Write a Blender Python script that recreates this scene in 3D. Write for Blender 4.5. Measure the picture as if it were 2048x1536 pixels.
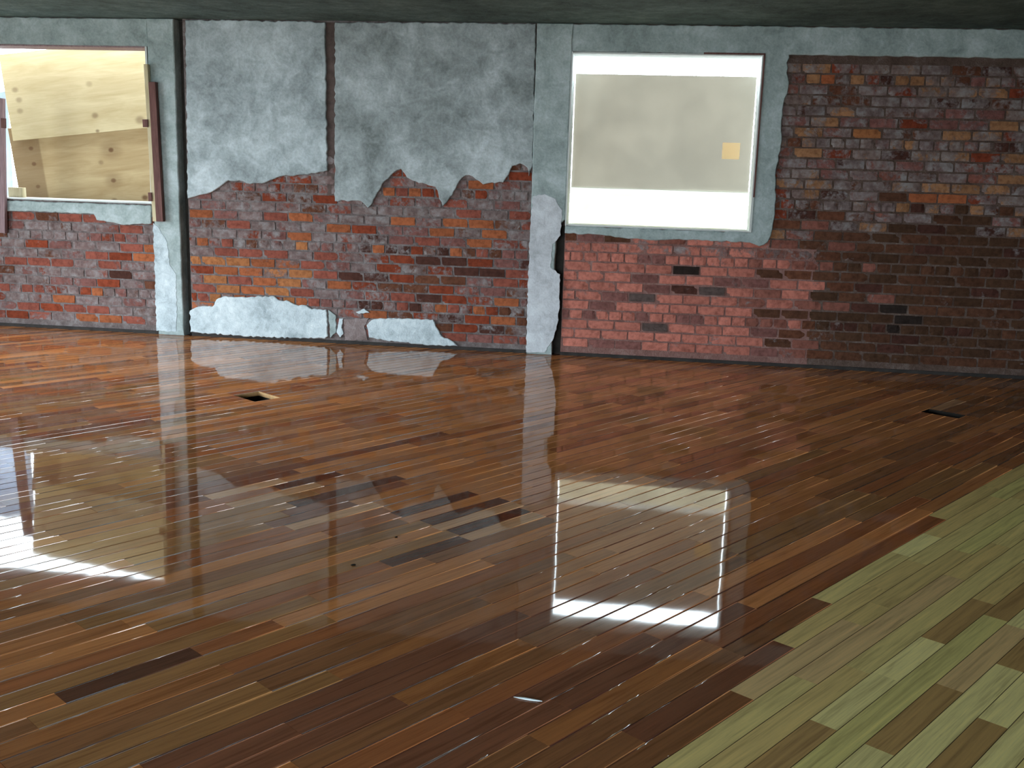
import bpy, bmesh, math, random
from mathutils import Vector, Matrix
from mathutils.geometry import tessellate_polygon
from mathutils import noise as mnoise

random.seed(11)
for o in list(bpy.data.objects):
    bpy.data.objects.remove(o)
scene = bpy.context.scene
COL = scene.collection

# ------------------------------------------------------------------ camera
F_PX = 2070.0                       # focal length in pixels of a 2048 x 1536 frame
PITCH = math.radians(11.59)         # looking down
ROLL = math.radians(-1.735)
YAW = math.radians(7.37)            # turned to the left of the wall's normal
CAM_H = 1.62
_cp, _sp = math.cos(PITCH), math.sin(PITCH)
_rz = Matrix.Rotation(YAW, 3, 'Z')
_fwd = _rz @ Vector((0, _cp, -_sp))
_rt = _rz @ Vector((1, 0, 0))
_dn = _rz @ Vector((0, -_sp, -_cp))
CX = math.cos(ROLL) * _rt + math.sin(ROLL) * _dn
CY = -math.sin(ROLL) * _rt + math.cos(ROLL) * _dn
CZ = _fwd
CAM = Vector((0, 0, CAM_H))
cam_data = bpy.data.cameras.new('camera')
cam_data.sensor_fit = 'HORIZONTAL'
cam_data.sensor_width = 36.0
cam_data.lens = 36.0 * F_PX / 2048.0
cam_data.clip_end = 300
cam = bpy.data.objects.new('camera', cam_data)
m3 = Matrix((CX, -CY, -CZ)).transposed()
cam.matrix_world = Matrix.Translation(CAM) @ m3.to_4x4()
COL.objects.link(cam)
scene.camera = cam

# ------------------------------------------------------------------ sky, light, exposure
SKY = 17.0
world = bpy.data.worlds.new('overcast_sky')
scene.world = world
world.use_nodes = True
bg = world.node_tree.nodes['Background']
bg.inputs[0].default_value = (0.78, 0.915, 1.0, 1)
bg.inputs[1].default_value = SKY

scene.view_settings.view_transform = 'Standard'
scene.view_settings.look = 'None'
scene.view_settings.gamma = 1.0
scene.view_settings.use_curve_mapping = False
scene.view_settings.exposure = 0.0

# the room (metres): x along the back wall, y into it, z up
D = 9.26                            # face of the back wall
X0, X1 = -7.2, 6.2
Y0 = -4.5
CEIL = 2.875
ROOF = 3.1
TH = 0.25                           # wall thickness
SIDE_OPEN = (3.6, 7.4, 0.05, 2.35)    # opening in the left wall: y0, y1, z0, z1
REAR_OPEN = (-6.8, -0.2, 0.05, 2.45)   # opening in the rear wall: x0, x1, z0, z1


def portal(name, loc, rot, sx, sy):
    l = bpy.data.lights.new(name, 'AREA')
    l.shape = 'RECTANGLE'
    l.size, l.size_y = sx, sy
    l.cycles.is_portal = True
    o = bpy.data.objects.new(name, l)
    o.location = loc
    o.rotation_euler = rot
    COL.objects.link(o)


portal('sky_portal', (X0 - TH, (SIDE_OPEN[0] + SIDE_OPEN[1]) / 2, (SIDE_OPEN[2] + SIDE_OPEN[3]) / 2),
       (0, -math.pi / 2, 0), SIDE_OPEN[3] - SIDE_OPEN[2], SIDE_OPEN[1] - SIDE_OPEN[0])
portal('sky_portal', ((REAR_OPEN[0] + REAR_OPEN[1]) / 2, Y0 - TH, (REAR_OPEN[2] + REAR_OPEN[3]) / 2),
       (math.pi / 2, 0, 0), REAR_OPEN[1] - REAR_OPEN[0], REAR_OPEN[3] - REAR_OPEN[2])
portal('sky_portal', (-5.7, D + 0.43, ROOF + 0.02), (0, 0, 0), 4.5, 0.40)
portal('sky_portal', (0.04, D + 0.24, 1.9), (-math.pi / 2, 0, 0), 1.58, 1.44)


# ------------------------------------------------------------------ pixel -> place
def ray(px, py):
    return CX * ((px - 1024) / F_PX) + CY * ((py - 768) / F_PX) + CZ


def W(px, py, d=0.0):
    """(x, z) on the plane y = D + d seen at a photo pixel."""
    r = ray(px, py)
    t = (D + d) / r.y
    return (r.x * t, CAM_H + r.z * t)


def to_px(p):
    v = Vector(p) - CAM
    w = v.dot(CZ)
    if w <= 0.05:
        return None
    return (1024 + F_PX * v.dot(CX) / w, 768 + F_PX * v.dot(CY) / w)


def lin(c, k=1.0):
    def g(v):
        v /= 255.0
        return (v / 12.92 if v <= 0.04045 else ((v + 0.055) / 1.055) ** 2.4) * k
    return (g(c[0]), g(c[1]), g(c[2]), 1.0)


# ------------------------------------------------------------------ materials
class NT:
    def __init__(self, name):
        self.m = bpy.data.materials.new(name)
        self.m.use_nodes = True
        self.t = self.m.node_tree
        self.bsdf = self.t.nodes['Principled BSDF']

    def n(self, kind, **kw):
        nd = self.t.nodes.new(kind)
        for k, v in kw.items():
            setattr(nd, k, v)
        return nd

    def set(self, sock, v):
        if hasattr(v, 'is_output') or isinstance(v, bpy.types.NodeSocket):
            self.t.links.new(v, sock)
        else:
            sock.default_value = v

    def math(self, op, a, b=0.0, clamp=False):
        nd = self.n('ShaderNodeMath', operation=op, use_clamp=clamp)
        self.set(nd.inputs[0], a)
        self.set(nd.inputs[1], b)
        return nd.outputs[0]

    def noise(self, vec, scale, detail=4.0, rough=0.55, dist=0.0):
        nd = self.n('ShaderNodeTexNoise')
        self.set(nd.inputs['Vector'], vec)
        nd.inputs['Scale'].default_value = scale
        nd.inputs['Detail'].default_value = detail
        nd.inputs['Roughness'].default_value = rough
        nd.inputs['Distortion'].default_value = dist
        return nd.outputs['Fac']

    def ramp(self, fac, stops):
        nd = self.n('ShaderNodeValToRGB')
        while len(nd.color_ramp.elements) < len(stops):
            nd.color_ramp.elements.new(0.5)
        for e, (p, c) in zip(nd.color_ramp.elements, stops):
            e.position = p
            e.color = c if len(c) == 4 else (*c, 1)
        self.set(nd.inputs[0], fac)
        return nd.outputs[0]

    def maprange(self, v, a, b, c=0.0, d=1.0):
        nd = self.n('ShaderNodeMapRange')
        nd.interpolation_type = 'SMOOTHSTEP'
        self.set(nd.inputs[0], v)
        for i, x in enumerate((a, b, c, d)):
            self.set(nd.inputs[1 + i], x)
        return nd.outputs[0]

    def mix(self, fac, a, b, blend='MIX'):
        nd = self.n('ShaderNodeMix', data_type='RGBA', blend_type=blend)
        self.set(nd.inputs[0], fac)
        self.set(nd.inputs[6], a)
        self.set(nd.inputs[7], b)
        return nd.outputs[2]

    def pos(self):
        return self.n('ShaderNodeNewGeometry').outputs['Position']

    def mapping(self, vec, rot=(0, 0, 0), scale=(1, 1, 1), loc=(0, 0, 0)):
        nd = self.n('ShaderNodeMapping')
        self.set(nd.inputs[0], vec)
        self.set(nd.inputs[1], loc)
        nd.inputs[2].default_value = rot
        nd.inputs[3].default_value = scale
        return nd.outputs[0]

    def bump(self, h, strength, dist):
        nd = self.n('ShaderNodeBump')
        nd.inputs['Strength'].default_value = strength
        nd.inputs['Distance'].default_value = dist
        self.set(nd.inputs['Height'], h)
        self.t.links.new(nd.outputs[0], self.bsdf.inputs['Normal'])

    def out(self, col, rough=0.9, spec=0.3):
        self.set(self.bsdf.inputs['Base Color'], col)
        self.set(self.bsdf.inputs['Roughness'], rough)
        self.bsdf.inputs['Specular IOR Level'].default_value = spec
        return self.m


def mat_plaster(name, lo, mid, hi, scale=1.0, bump=0.5):
    t = NT(name)
    p = t.pos()
    big = t.noise(p, 1.7 * scale, 5, 0.6, 0.4)
    med = t.noise(p, 7.0 * scale, 6, 0.65, 0.6)
    fine = t.noise(p, 42.0 * scale, 5, 0.6)
    f = t.math('ADD', t.math('MULTIPLY', big, 0.42), t.math('ADD', t.math('MULTIPLY', med, 0.40), t.math('MULTIPLY', fine, 0.18)))
    c = t.ramp(f, [(0.36, lo), (0.50, mid), (0.64, hi)])
    t.bump(t.math('ADD', t.math('MULTIPLY', med, 0.6), t.math('MULTIPLY', fine, 0.5)), bump, 0.02)
    return t.out(c, 0.92, 0.2)


def mat_plain(name, c, rough=0.85, var=0.25, scale=14.0, spec=0.2, bump=0.25):
    t = NT(name)
    p = t.pos()
    f = t.noise(p, scale, 6, 0.6)
    lo = tuple(x * (1 - var) for x in c[:3]) + (1,)
    hi = tuple(min(1, x * (1 + var)) for x in c[:3]) + (1,)
    t.bump(f, bump, 0.01)
    return t.out(t.ramp(f, [(0.3, lo), (0.7, hi)]), rough, spec)


def mat_wood(name, c_lo, c_hi, rot=(0, 0, 0), rough=0.7, squeeze=(1.2, 14, 14)):
    t = NT(name)
    tc = t.n('ShaderNodeTexCoord').outputs['Object']
    v = t.mapping(tc, rot, squeeze)
    f = t.noise(v, 2.2, 5, 0.6, 0.8)
    g = t.noise(v, 9.0, 3, 0.6)
    h = t.math('ADD', t.math('MULTIPLY', f, 0.65), t.math('MULTIPLY', g, 0.35))
    t.bump(g, 0.15, 0.004)
    return t.out(t.ramp(h, [(0.32, c_lo), (0.66, c_hi)]), rough, 0.25)


def colour_source(t, attr):
    """own colour (RGB) and one free number of a brick or a board"""
    if attr:
        nd = t.n('ShaderNodeAttribute', attribute_name='own')
        return nd.outputs['Color'], nd.outputs['Alpha']
    nd = t.n('ShaderNodeObjectInfo')
    return nd.outputs['Color'], nd.outputs['Alpha']


def mat_brick(name, attr=False):
    t = NT(name)
    p = t.pos()
    col, smear = colour_source(t, attr)
    blot = t.noise(p, 24.0, 5, 0.65)
    c = t.mix(1.0, col, t.ramp(blot, [(0.28, (0.55, 0.52, 0.5, 1)), (0.55, (1, 1, 1, 1)), (0.8, (1.2, 1.16, 1.1, 1))]), 'MULTIPLY')
    # mortar and render left clinging to the faces
    n1 = t.noise(p, 5.5, 7, 0.68, 0.5)
    n2 = t.noise(p, 30.0, 4, 0.6)
    n = t.math('ADD', t.math('MULTIPLY', n1, 0.72), t.math('MULTIPLY', n2, 0.28))
    th = t.math('SUBTRACT', 0.80, t.math('MULTIPLY', smear, 0.60))
    fac = t.maprange(n, t.math('SUBTRACT', th, 0.05), t.math('ADD', th, 0.06))
    fac = t.math('MULTIPLY', fac, 0.88)
    mort = t.ramp(t.noise(p, 13.0, 5, 0.65), [(0.3, lin((96, 80, 78))), (0.5, lin((134, 118, 116))), (0.68, lin((160, 156, 156)))])
    c = t.mix(fac, c, mort)
    c = t.mix(1.0, c, (0.84, 0.84, 0.84, 1), 'MULTIPLY')
    t.bump(t.math('ADD', blot, t.math('MULTIPLY', fac, 0.7)), 0.6, 0.008)
    return t.out(c, 0.93, 0.15)


BOARD_ANG = math.radians(54.37)


def mat_board(name, coated, attr=False):
    t = NT(name)
    p = t.pos()
    col, seed = colour_source(t, attr)
    cmb = t.n('ShaderNodeCombineXYZ')
    t.set(cmb.inputs[0], t.math('MULTIPLY', seed, 53.0))
    t.set(cmb.inputs[1], t.math('MULTIPLY', seed, 31.0))
    v = t.mapping(p, (0, 0, -BOARD_ANG), (1, 1, 1))
    va = t.n('ShaderNodeVectorMath', operation='ADD')
    t.set(va.inputs[0], v)
    t.set(va.inputs[1], cmb.outputs[0])
    v2 = t.mapping(va.outputs[0], (0, 0, 0), (1.0, 22.0, 1.0))
    g1 = t.noise(v2, 1.6, 5, 0.6, 1.0)
    g2 = t.noise(v2, 6.0, 4, 0.6, 0.3)
    g = t.math('ADD', t.math('MULTIPLY', g1, 0.7), t.math('MULTIPLY', g2, 0.3))
    c = t.mix(1.0, col, t.ramp(g, [(0.30, (0.58, 0.52, 0.48, 1)), (0.5, (1, 1, 1, 1)), (0.72, (1.28, 1.24, 1.18, 1))]), 'MULTIPLY')
    if coated:
        # wet varnish: a slow ripple that follows the boards
        w1 = t.noise(t.mapping(v, (0, 0, 0), (1.0, 6.0, 1.0)), 1.5, 0, 0.5)
        w2 = t.noise(t.mapping(v, (0, 0, 0), (0.6, 1.0, 1.0)), 16.0, 0, 0.5)
        t.bump(t.math('ADD', w1, t.math('MULTIPLY', w2, 0.45)), 0.10, 0.0012)
        m = t.out(c, 0.035, 0.5)
        t.bsdf.inputs['IOR'].default_value = 1.38
    else:
        t.bump(g2, 0.2, 0.003)
        m = t.out(c, 0.62, 0.25)
    return m


M = {}
M['plaster'] = mat_plaster('grey_plaster', lin((116, 123, 122)), lin((160, 168, 169)), lin((202, 210, 213)))
M['concrete'] = mat_plaster('bare_concrete', lin((128, 140, 138)), lin((164, 176, 175)), lin((196, 206, 208)), 1.2, 0.4)
M['plaster_light'] = mat_plaster('pale_grey_plaster', lin((124, 132, 133)), lin((172, 182, 185)), lin((212, 221, 225)))
M['whitewash'] = mat_plaster('whitewash', lin((152, 163, 168)), lin((196, 207, 212)), lin((228, 236, 239)), 2.0, 0.5)
M['smear'] = mat_plaster('mortar_smear', lin((112, 96, 92)), lin((140, 124, 122)), lin((168, 160, 158)), 2.0, 0.6)
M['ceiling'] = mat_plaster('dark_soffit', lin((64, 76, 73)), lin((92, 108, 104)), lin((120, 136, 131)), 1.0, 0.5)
M['mortar'] = mat_plaster('mortar', lin((86, 74, 71)), lin((116, 104, 102)), lin((146, 140, 139)), 2.4, 0.8)
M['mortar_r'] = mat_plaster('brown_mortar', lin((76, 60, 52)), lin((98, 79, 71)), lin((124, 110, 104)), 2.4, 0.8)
M['reveal'] = mat_plain('pale_reveal', lin((205, 208, 205)), 0.85, 0.08)
M['slot'] = mat_plain('dark_joint', lin((58, 54, 50)), 0.95, 0.3)
M['base'] = mat_plain('shadow_gap_strip', lin((56, 52, 50)), 0.9, 0.3)  # dark colour stands in for shade in the gap under the bricks
M['brick'] = mat_brick('brick_face')
M['brick_attr'] = mat_brick('brick_face_joined', True)
M['coat'] = mat_board('varnished_board', True)
M['coat_attr'] = mat_board('varnished_board_joined', True, True)
M['raw'] = mat_board('sanded_board', False)
M['raw_attr'] = mat_board('sanded_board_joined', False, True)
M['joint_wet'] = mat_plain('varnished_joint', lin((64, 40, 28)), 0.12, 0.2, spec=0.5)
M['joint_dry'] = mat_plain('dusty_joint', lin((74, 56, 34)), 0.9, 0.2)
M['sub'] = mat_plain('subfloor_timber', lin((70, 52, 38)))
M['cut'] = mat_plain('fresh_cut_timber', lin((190, 150, 105)))
M['dark'] = mat_plain('dark_cavity', lin((30, 26, 22)))
M['red_timber'] = mat_wood('red_brown_timber', lin((78, 48, 44)), lin((122, 84, 78)), squeeze=(14, 14, 1.2))
M['mauve_timber'] = mat_wood('weathered_timber', lin((120, 96, 98)), lin((164, 138, 140)), squeeze=(14, 14, 1.2))
M['pale_timber'] = mat_wood('pale_timber', lin((176, 158, 122)), lin((214, 200, 166)), squeeze=(14, 14, 1.2))
M['ground'] = mat_plain('outside_concrete', lin((150, 148, 142)), 0.9, 0.1)
M['ext'] = mat_plain('outer_render', lin((170, 168, 160)), 0.9, 0.1)


# ------------------------------------------------------------------ object helpers
def tag(o, label=None, cat=None, group=None, kind=None):
    if label:
        o['label'] = label
    if cat:
        o['category'] = cat
    if group:
        o['group'] = group
    if kind:
        o['kind'] = kind
    return o


def link(name, mesh, mat=None, parent=None):
    o = bpy.data.objects.new(name, mesh)
    if mat is not None and not mesh.materials:
        mesh.materials.append(mat)
    COL.objects.link(o)
    if parent is not None:
        o.parent = parent
        o.matrix_parent_inverse = parent.matrix_basis.inverted()
    return o


def empty(name, loc=(0, 0, 0)):
    o = bpy.data.objects.new(name, None)
    o.location = loc
    o.empty_display_size = 0.1
    COL.objects.link(o)
    return o


def bm_box(bm, x0, x1, y0, y1, z0, z1):
    v = [bm.verts.new((x, y, z)) for x in (x0, x1) for y in (y0, y1) for z in (z0, z1)]
    for f in ((0, 1, 3, 2), (4, 6, 7, 5), (0, 4, 5, 1), (2, 3, 7, 6), (0, 2, 6, 4), (1, 5, 7, 3)):
        bm.faces.new([v[i] for i in f])


def boxes(name, lst, mat, parent=None, bevel=0.0):
    bm = bmesh.new()
    for b in lst:
        bm_box(bm, *b)
    if bevel:
        bmesh.ops.bevel(bm, geom=bm.edges[:], offset=bevel, segments=1, affect='EDGES', profile=0.7)
    bmesh.ops.recalc_face_normals(bm, faces=bm.faces[:])
    me = bpy.data.meshes.new(name)
    bm.to_mesh(me)
    bm.free()
    return link(name, me, mat, parent)


def roughen(poly, step, amp, seed):
    rnd = random.Random(seed)
    out = []
    n = len(poly)
    for i in range(n):
        a, b = Vector(poly[i]), Vector(poly[(i + 1) % n])
        L = (b - a).length
        k = max(1, int(L / step))
        nrm = Vector((-(b - a).y, (b - a).x)).normalized() if L > 1e-6 else Vector((0, 0))
        for j in range(k):
            q = a.lerp(b, j / k)
            if j:
                q = q + nrm * rnd.uniform(-amp, amp)
            out.append((q.x, q.y))
    return out


def slab(name, poly, y_front, y_back, mat, parent, amp=0.006, step=0.03, seed=1, chamfer=0.006):
    """a flat slab on the wall with a broken outline (poly in x, z)"""
    pts = roughen(poly, step, amp, seed) if amp else [tuple(p) for p in poly]
    area = sum(pts[i][0] * pts[(i + 1) % len(pts)][1] - pts[(i + 1) % len(pts)][0] * pts[i][1] for i in range(len(pts)))
    if area < 0:
        pts.reverse()
    n = len(pts)
    inner = []
    for i in range(n):
        a, b, c = Vector(pts[i - 1]), Vector(pts[i]), Vector(pts[(i + 1) % n])
        t = (c - a)
        nr = Vector((-t.y, t.x))
        nr = nr.normalized() if nr.length > 1e-9 else Vector((0, 0))
        q = b + nr * chamfer
        inner.append((q.x, q.y))
    dy = y_back - y_front
    ys = y_front + min(chamfer, dy * 0.6)
    verts = [(x, y_front, z) for x, z in inner] + [(x, ys, z) for x, z in pts] + [(x, y_back, z) for x, z in pts]
    faces = []
    for tri in tessellate_polygon([[Vector((x, z, 0)) for x, z in inner]]):
        faces.append(tuple(tri))
    for i in range(n):
        j = (i + 1) % n
        faces.append((i, j, n + j, n + i))
        faces.append((n + i, n + j, 2 * n + j, 2 * n + i))
    me = bpy.data.meshes.new(name)
    me.from_pydata(verts, [], faces)
    bm = bmesh.new()
    bm.from_mesh(me)
    bmesh.ops.recalc_face_normals(bm, faces=bm.faces[:])
    bm.to_mesh(me)
    bm.free()
    return link(name, me, mat, parent)


def pxpoly(pts, d=0.0):
    return [W(x, y, d) for x, y in pts]


def inside(p, poly):
    x, z = p
    r = False
    n = len(poly)
    for i in range(n):
        x1, z1 = poly[i]
        x2, z2 = poly[(i + 1) % n]
        if (z1 > z) != (z2 > z) and x < (x2 - x1) * (z - z1) / (z2 - z1) + x1:
            r = not r
    return r


# ------------------------------------------------------------------ the room shell
C1L, C1R, S1R = -4.605, -4.352, -4.283      # left column, and the joint at its right side
C2L, C2R, S2R = -1.072, -0.842, -0.765      # right column and its joint
W1 = (-6.80, -4.62, 1.225, 2.630)           # window openings x0, x1, z0, z1
W2 = (-0.765, 0.846, 1.166, 2.642)
YB = D + 0.010                              # mortar face
YO = D + TH                                 # outer face

wl = boxes('wall_back_left', [(X0, W1[0], YB, YO, -0.3, CEIL), (W1[1], C1L, YB, YO, -0.3, CEIL),
                              (W1[0], W1[1], YB, YO, -0.3, W1[2]), (W1[0], W1[1], YB, YO, W1[3], CEIL)], M['mortar'])
tag(wl, 'brick wall bay under the plywood-covered window at far left', 'wall', kind='structure')
wc = boxes('wall_back_center', [(C1L, C2L, D + 0.12, YO, -0.3, CEIL), (S1R, C2L, YB, D + 0.12, -0.3, CEIL)], M['mortar'])
tag(wc, 'half plastered brick wall bay between the two concrete columns', 'wall', kind='structure')
wr = boxes('wall_back_right', [(C2L, S2R, D + 0.12, YO, -0.3, CEIL),
                               (W2[1], X1, YB, YO, -0.3, CEIL),
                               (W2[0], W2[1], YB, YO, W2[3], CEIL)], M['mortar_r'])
tag(wr, 'dim brick wall bay around and right of the bright square window', 'wall', kind='structure')

boxes('infill_panel', [(W2[0], W2[1], YB, YO, -0.3, W2[2]), (W2[1], 1.42, YB - 0.001, YB + 0.01, 0, 1.04)], mat_plaster('red_mortar', lin((112, 82, 76)), lin((138, 101, 94)), lin((158, 128, 121)), 2.4, 0.8), wr)

so, ro_ = SIDE_OPEN, REAR_OPEN
w = boxes('wall_left', [(X0 - TH, X0, Y0 - TH, so[0], -0.3, CEIL), (X0 - TH, X0, so[1], YO, -0.3, CEIL),
                        (X0 - TH, X0, so[0], so[1], -0.3, so[2]), (X0 - TH, X0, so[0], so[1], so[3], CEIL)], M['concrete'])
tag(w, 'plain concrete side wall with a wide opening, left of view', 'wall', kind='structure')
w = boxes('wall_right', [(X1, X1 + TH, Y0 - TH, YO, -0.3, CEIL)], M['mortar'])
tag(w, 'plain brick side wall out of view at right', 'wall', kind='structure')
w = boxes('wall_rear', [(X0, ro_[0], Y0 - TH, Y0, -0.3, CEIL), (ro_[1], X1, Y0 - TH, Y0, -0.3, CEIL),
                        (ro_[0], ro_[1], Y0 - TH, Y0, -0.3, ro_[2]), (ro_[0], ro_[1], Y0 - TH, Y0, ro_[3], CEIL)], M['concrete'])
tag(w, 'plain wall with an opening behind the viewer', 'wall', kind='structure')
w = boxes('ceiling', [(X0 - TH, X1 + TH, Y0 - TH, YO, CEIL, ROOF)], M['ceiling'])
tag(w, 'dark concrete ceiling along the top of the picture', 'ceiling', kind='structure')
w = boxes('ground', [(-30, 30, YO + 0.0, 40, -0.5, -0.3), (-30, X0 - TH, -30, YO, -0.5, -0.3), (X0 - TH, 30, -30, Y0 - TH, -0.5, -0.3)], M['ground'])
tag(w, 'pale concrete ground outside the building', 'ground', kind='structure')
w = boxes('shadow_strip_1', [(X0, C1L, D - 0.004, YB, 0, 0.028), (S1R, C2L, D - 0.004, YB, 0, 0.028), (S2R, X1, D - 0.004, YB, 0, 0.028)], M['base'])
tag(w, 'thin dark strip standing for the shadow gap at the foot of the brick wall', 'trim', kind='structure')

# ------------------------------------------------------------------ floor: diagonal strip boards
BW = 0.0905
T0 = -1.567                                 # one of the board joints
cb, sb = math.cos(BOARD_ANG), math.sin(BOARD_ANG)
BD, BN = Vector((cb, sb)), Vector((sb, -cb))


def st_xy(s, t):
    return BD * s + BN * t


HOLES = [(3.915, 4.125, T0 - 53 * BW, T0 - 50 * BW), (7.40, 7.545, T0 - 14 * BW, T0 - 11 * BW)]

# subfloor with the two vent cut-outs
ss = sorted({-12.0, 16.0} | {h[0] for h in HOLES} | {h[1] for h in HOLES})
ts = sorted({-14.0, 12.0} | {h[2] for h in HOLES} | {h[3] for h in HOLES})
bm = bmesh.new()
for i in range(len(ss) - 1):
    for j in range(len(ts) - 1):
        cs, ct = (ss[i] + ss[i + 1]) / 2, (ts[j] + ts[j + 1]) / 2
        if any(h[0] < cs < h[1] and h[2] < ct < h[3] for h in HOLES):
            continue
        vs = [bm.verts.new((*st_xy(a, b), -0.022)) for a, b in ((ss[i], ts[j]), (ss[i], ts[j + 1]), (ss[i + 1], ts[j + 1]), (ss[i + 1], ts[j]))]
        bm.faces.new(vs)
bmesh.ops.remove_doubles(bm, verts=bm.verts[:], dist=1e-5)
for lim, no in (((0, D + 0.15, 0), (0, 1, 0)), ((0, Y0 - 0.02, 0), (0, -1, 0)), ((X0 - 0.02, 0, 0), (-1, 0, 0)), ((X1 + 0.02, 0, 0), (1, 0, 0))):
    g = bm.verts[:] + bm.edges[:] + bm.faces[:]
    bmesh.ops.bisect_plane(bm, geom=g, plane_co=lim, plane_no=no, clear_outer=True)
bmesh.ops.recalc_face_normals(bm, faces=bm.faces[:])
me = bpy.data.meshes.new('floor')
bm.to_mesh(me)
bm.free()
floor = link('floor', me, M['sub'])
tag(floor, 'diagonal strip-board timber floor, glossy with wet varnish except at lower right', 'floor', kind='structure')

PROFILE = [(0.0, -0.00030), (0.0008, -0.00013), (0.0017, -0.000065), (0.0027, -0.000026), (0.0038, -0.000007), (0.0052, 0.0)]
FLAT = len(PROFILE) - 1                      # the wide middle face keeps a flat normal
PROF = PROFILE + [(BW - a, z) for a, z in reversed(PROFILE)]
RAWP = [(0.0, -0.0006), (0.0013, -0.0003), (0.0016, 0.0), (0.0020, 0.0), (0.0030, 0.0), (0.0052, 0.0)]
PROF_RAW = RAWP + [(BW - a, z) for a, z in reversed(RAWP)]
BTH = 0.022


def board_geom(s0a, s0b, s1a, s1b, prof=PROF):
    """board from t=0 to t=BW; s limits at its two edges; returns verts, faces in (s,t) frame"""
    v, f = [], []
    gap = 0.0005
    n = len(prof)
    for e in (0, 1):
        for a, z in prof:
            k = a / BW
            s = (s0a + (s0b - s0a) * k + gap) if e == 0 else (s1a + (s1b - s1a) * k - gap)
            v.append((s, a, z))
        for a in (prof[-1][0], prof[0][0]):
            k = a / BW
            s = (s0a + (s0b - s0a) * k + gap) if e == 0 else (s1a + (s1b - s1a) * k - gap)
            v.append((s, a, -BTH))
    m = n + 2
    for i in range(m):
        j = (i + 1) % m
        if i == n:                # underside is never seen
            continue
        f.append((i, j, m + j, m + i))
    f.append(tuple(range(m)))
    f.append(tuple(range(2 * m - 1, m - 1, -1)))
    return v, f


def dress_boards(me, raw, per):
    """smooth rounded edges, flat middle, dark filler in the joints (per = faces of one board)"""
    n = len(PROF)
    me.materials.append(M['joint_dry' if raw else 'joint_wet'])
    for pl in me.polygons:
        i = pl.index % per
        pl.use_smooth = (not raw) and i < n - 1 and i != FLAT
        if i in (0, n - 2, n - 1, n):
            pl.material_index = 1


def st_to_world(v, s_off, t_off):
    q = st_xy(v[0] + s_off, v[1] + t_off)
    return (q.x, q.y, v[2])


def s_at_y(y, t):
    return (y + t * cb) / sb


def s_at_x(x, t):
    return (x - t * sb) / cb


# board colours (wood colours; lit_wood_mix picks among them to follow the floor light)
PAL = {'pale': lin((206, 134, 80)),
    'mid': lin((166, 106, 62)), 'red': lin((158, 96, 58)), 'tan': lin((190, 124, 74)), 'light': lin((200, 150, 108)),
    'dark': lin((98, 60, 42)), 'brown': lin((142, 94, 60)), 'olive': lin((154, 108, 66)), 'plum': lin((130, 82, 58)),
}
RAWPAL = {'pale': lin((206, 134, 80)),
    'mid': lin((212, 183, 116)), 'tan': lin((222, 199, 128)), 'light': lin((236, 219, 148)), 'brown': lin((182, 144, 88)),
    'green': lin((218, 203, 127)), 'pink': lin((218, 182, 126)),
}
# boards one can pick out in the photograph: (t centre, s0, s1, colour)
KNOWN = [
    (-4.40, 2.56, 3.00, 'light'), (-4.24, 2.57, 3.10, 'light'), (-4.32, 2.9, 3.3, 'dark'), (-3.78, 2.60, 3.12, 'light'),
    (-3.87, 2.55, 3.04, 'plum'), (-4.05, 2.8, 3.5, 'dark'), (-3.96, 2.7, 3.45, 'plum'), (-3.87, 3.04, 4.1, 'tan'), (-3.69, 3.1, 4.0, 'tan'), (-3.78, 3.12, 4.2, 'tan'),
    (-3.60, 3.08, 3.60, 'dark'), (-3.51, 3.05, 3.9, 'tan'), (-3.42, 3.11, 3.64, 'dark'), (-3.33, 3.09, 3.64, 'light'),
    (-3.24, 3.11, 3.60, 'dark'), (-3.15, 3.10, 3.60, 'light'), (-3.15, 2.64, 3.10, 'dark'), (-3.06, 2.8, 3.6, 'brown'),
    (-2.97, 1.20, 1.66, 'dark'), (-2.62, 0.9, 1.69, 'olive'), (-2.43, 1.2, 2.70, 'plum'), (-1.78, 3.0, 5.05, 'red'),
    (-1.70, 3.655, 4.40, 'tan'), (-1.61, 3.19, 3.95, 'mid'), (-1.52, 2.755, 3.55, 'pink'), (-1.61, 2.3, 3.19, 'plum'),
    (-1.70, 3.0, 3.655, 'brown'), (-1.52, 1.9, 2.755, 'brown'), (-1.43, 2.2, 3.0, 'tan'), (-1.34, 2.0, 3.2, 'mid'),
    (-1.25, 2.775, 3.22, 'light'), (-1.25, 1.9, 2.775, 'brown'), (-1.25, 3.22, 3.62, 'light'), (-1.16, 2.5, 4.0, 'green'), (-1.07, 2.765, 3.3, 'brown'),
    (-1.07, 2.3, 2.765, 'light'), (-0.98, 2.3, 3.6, 'light'), (-0.89, 3.17, 3.9, 'light'), (-0.89, 2.6, 3.17, 'brown'), (-0.80, 2.6, 3.8, 'light'),
    (-5.50, 4.6, 6.0, 'tan'), (-5.2, 4.4, 6.3, 'tan'), (-2.79, 7.55, 8.05, 'light'), (-3.6, 7.6, 8.1, 'tan'),
]


def raw_at(k, s):
    """is this spot of row k still bare wood?  (row k spans T0 + k*BW .. +BW)"""
    if k >= 1:
        return True
    lim = {0: 2.755, -1: 3.19, -2: 3.655, -3: 5.06, -4: 6.75}.get(k)
    return lim is not None and s >= lim - 0.01


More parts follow.
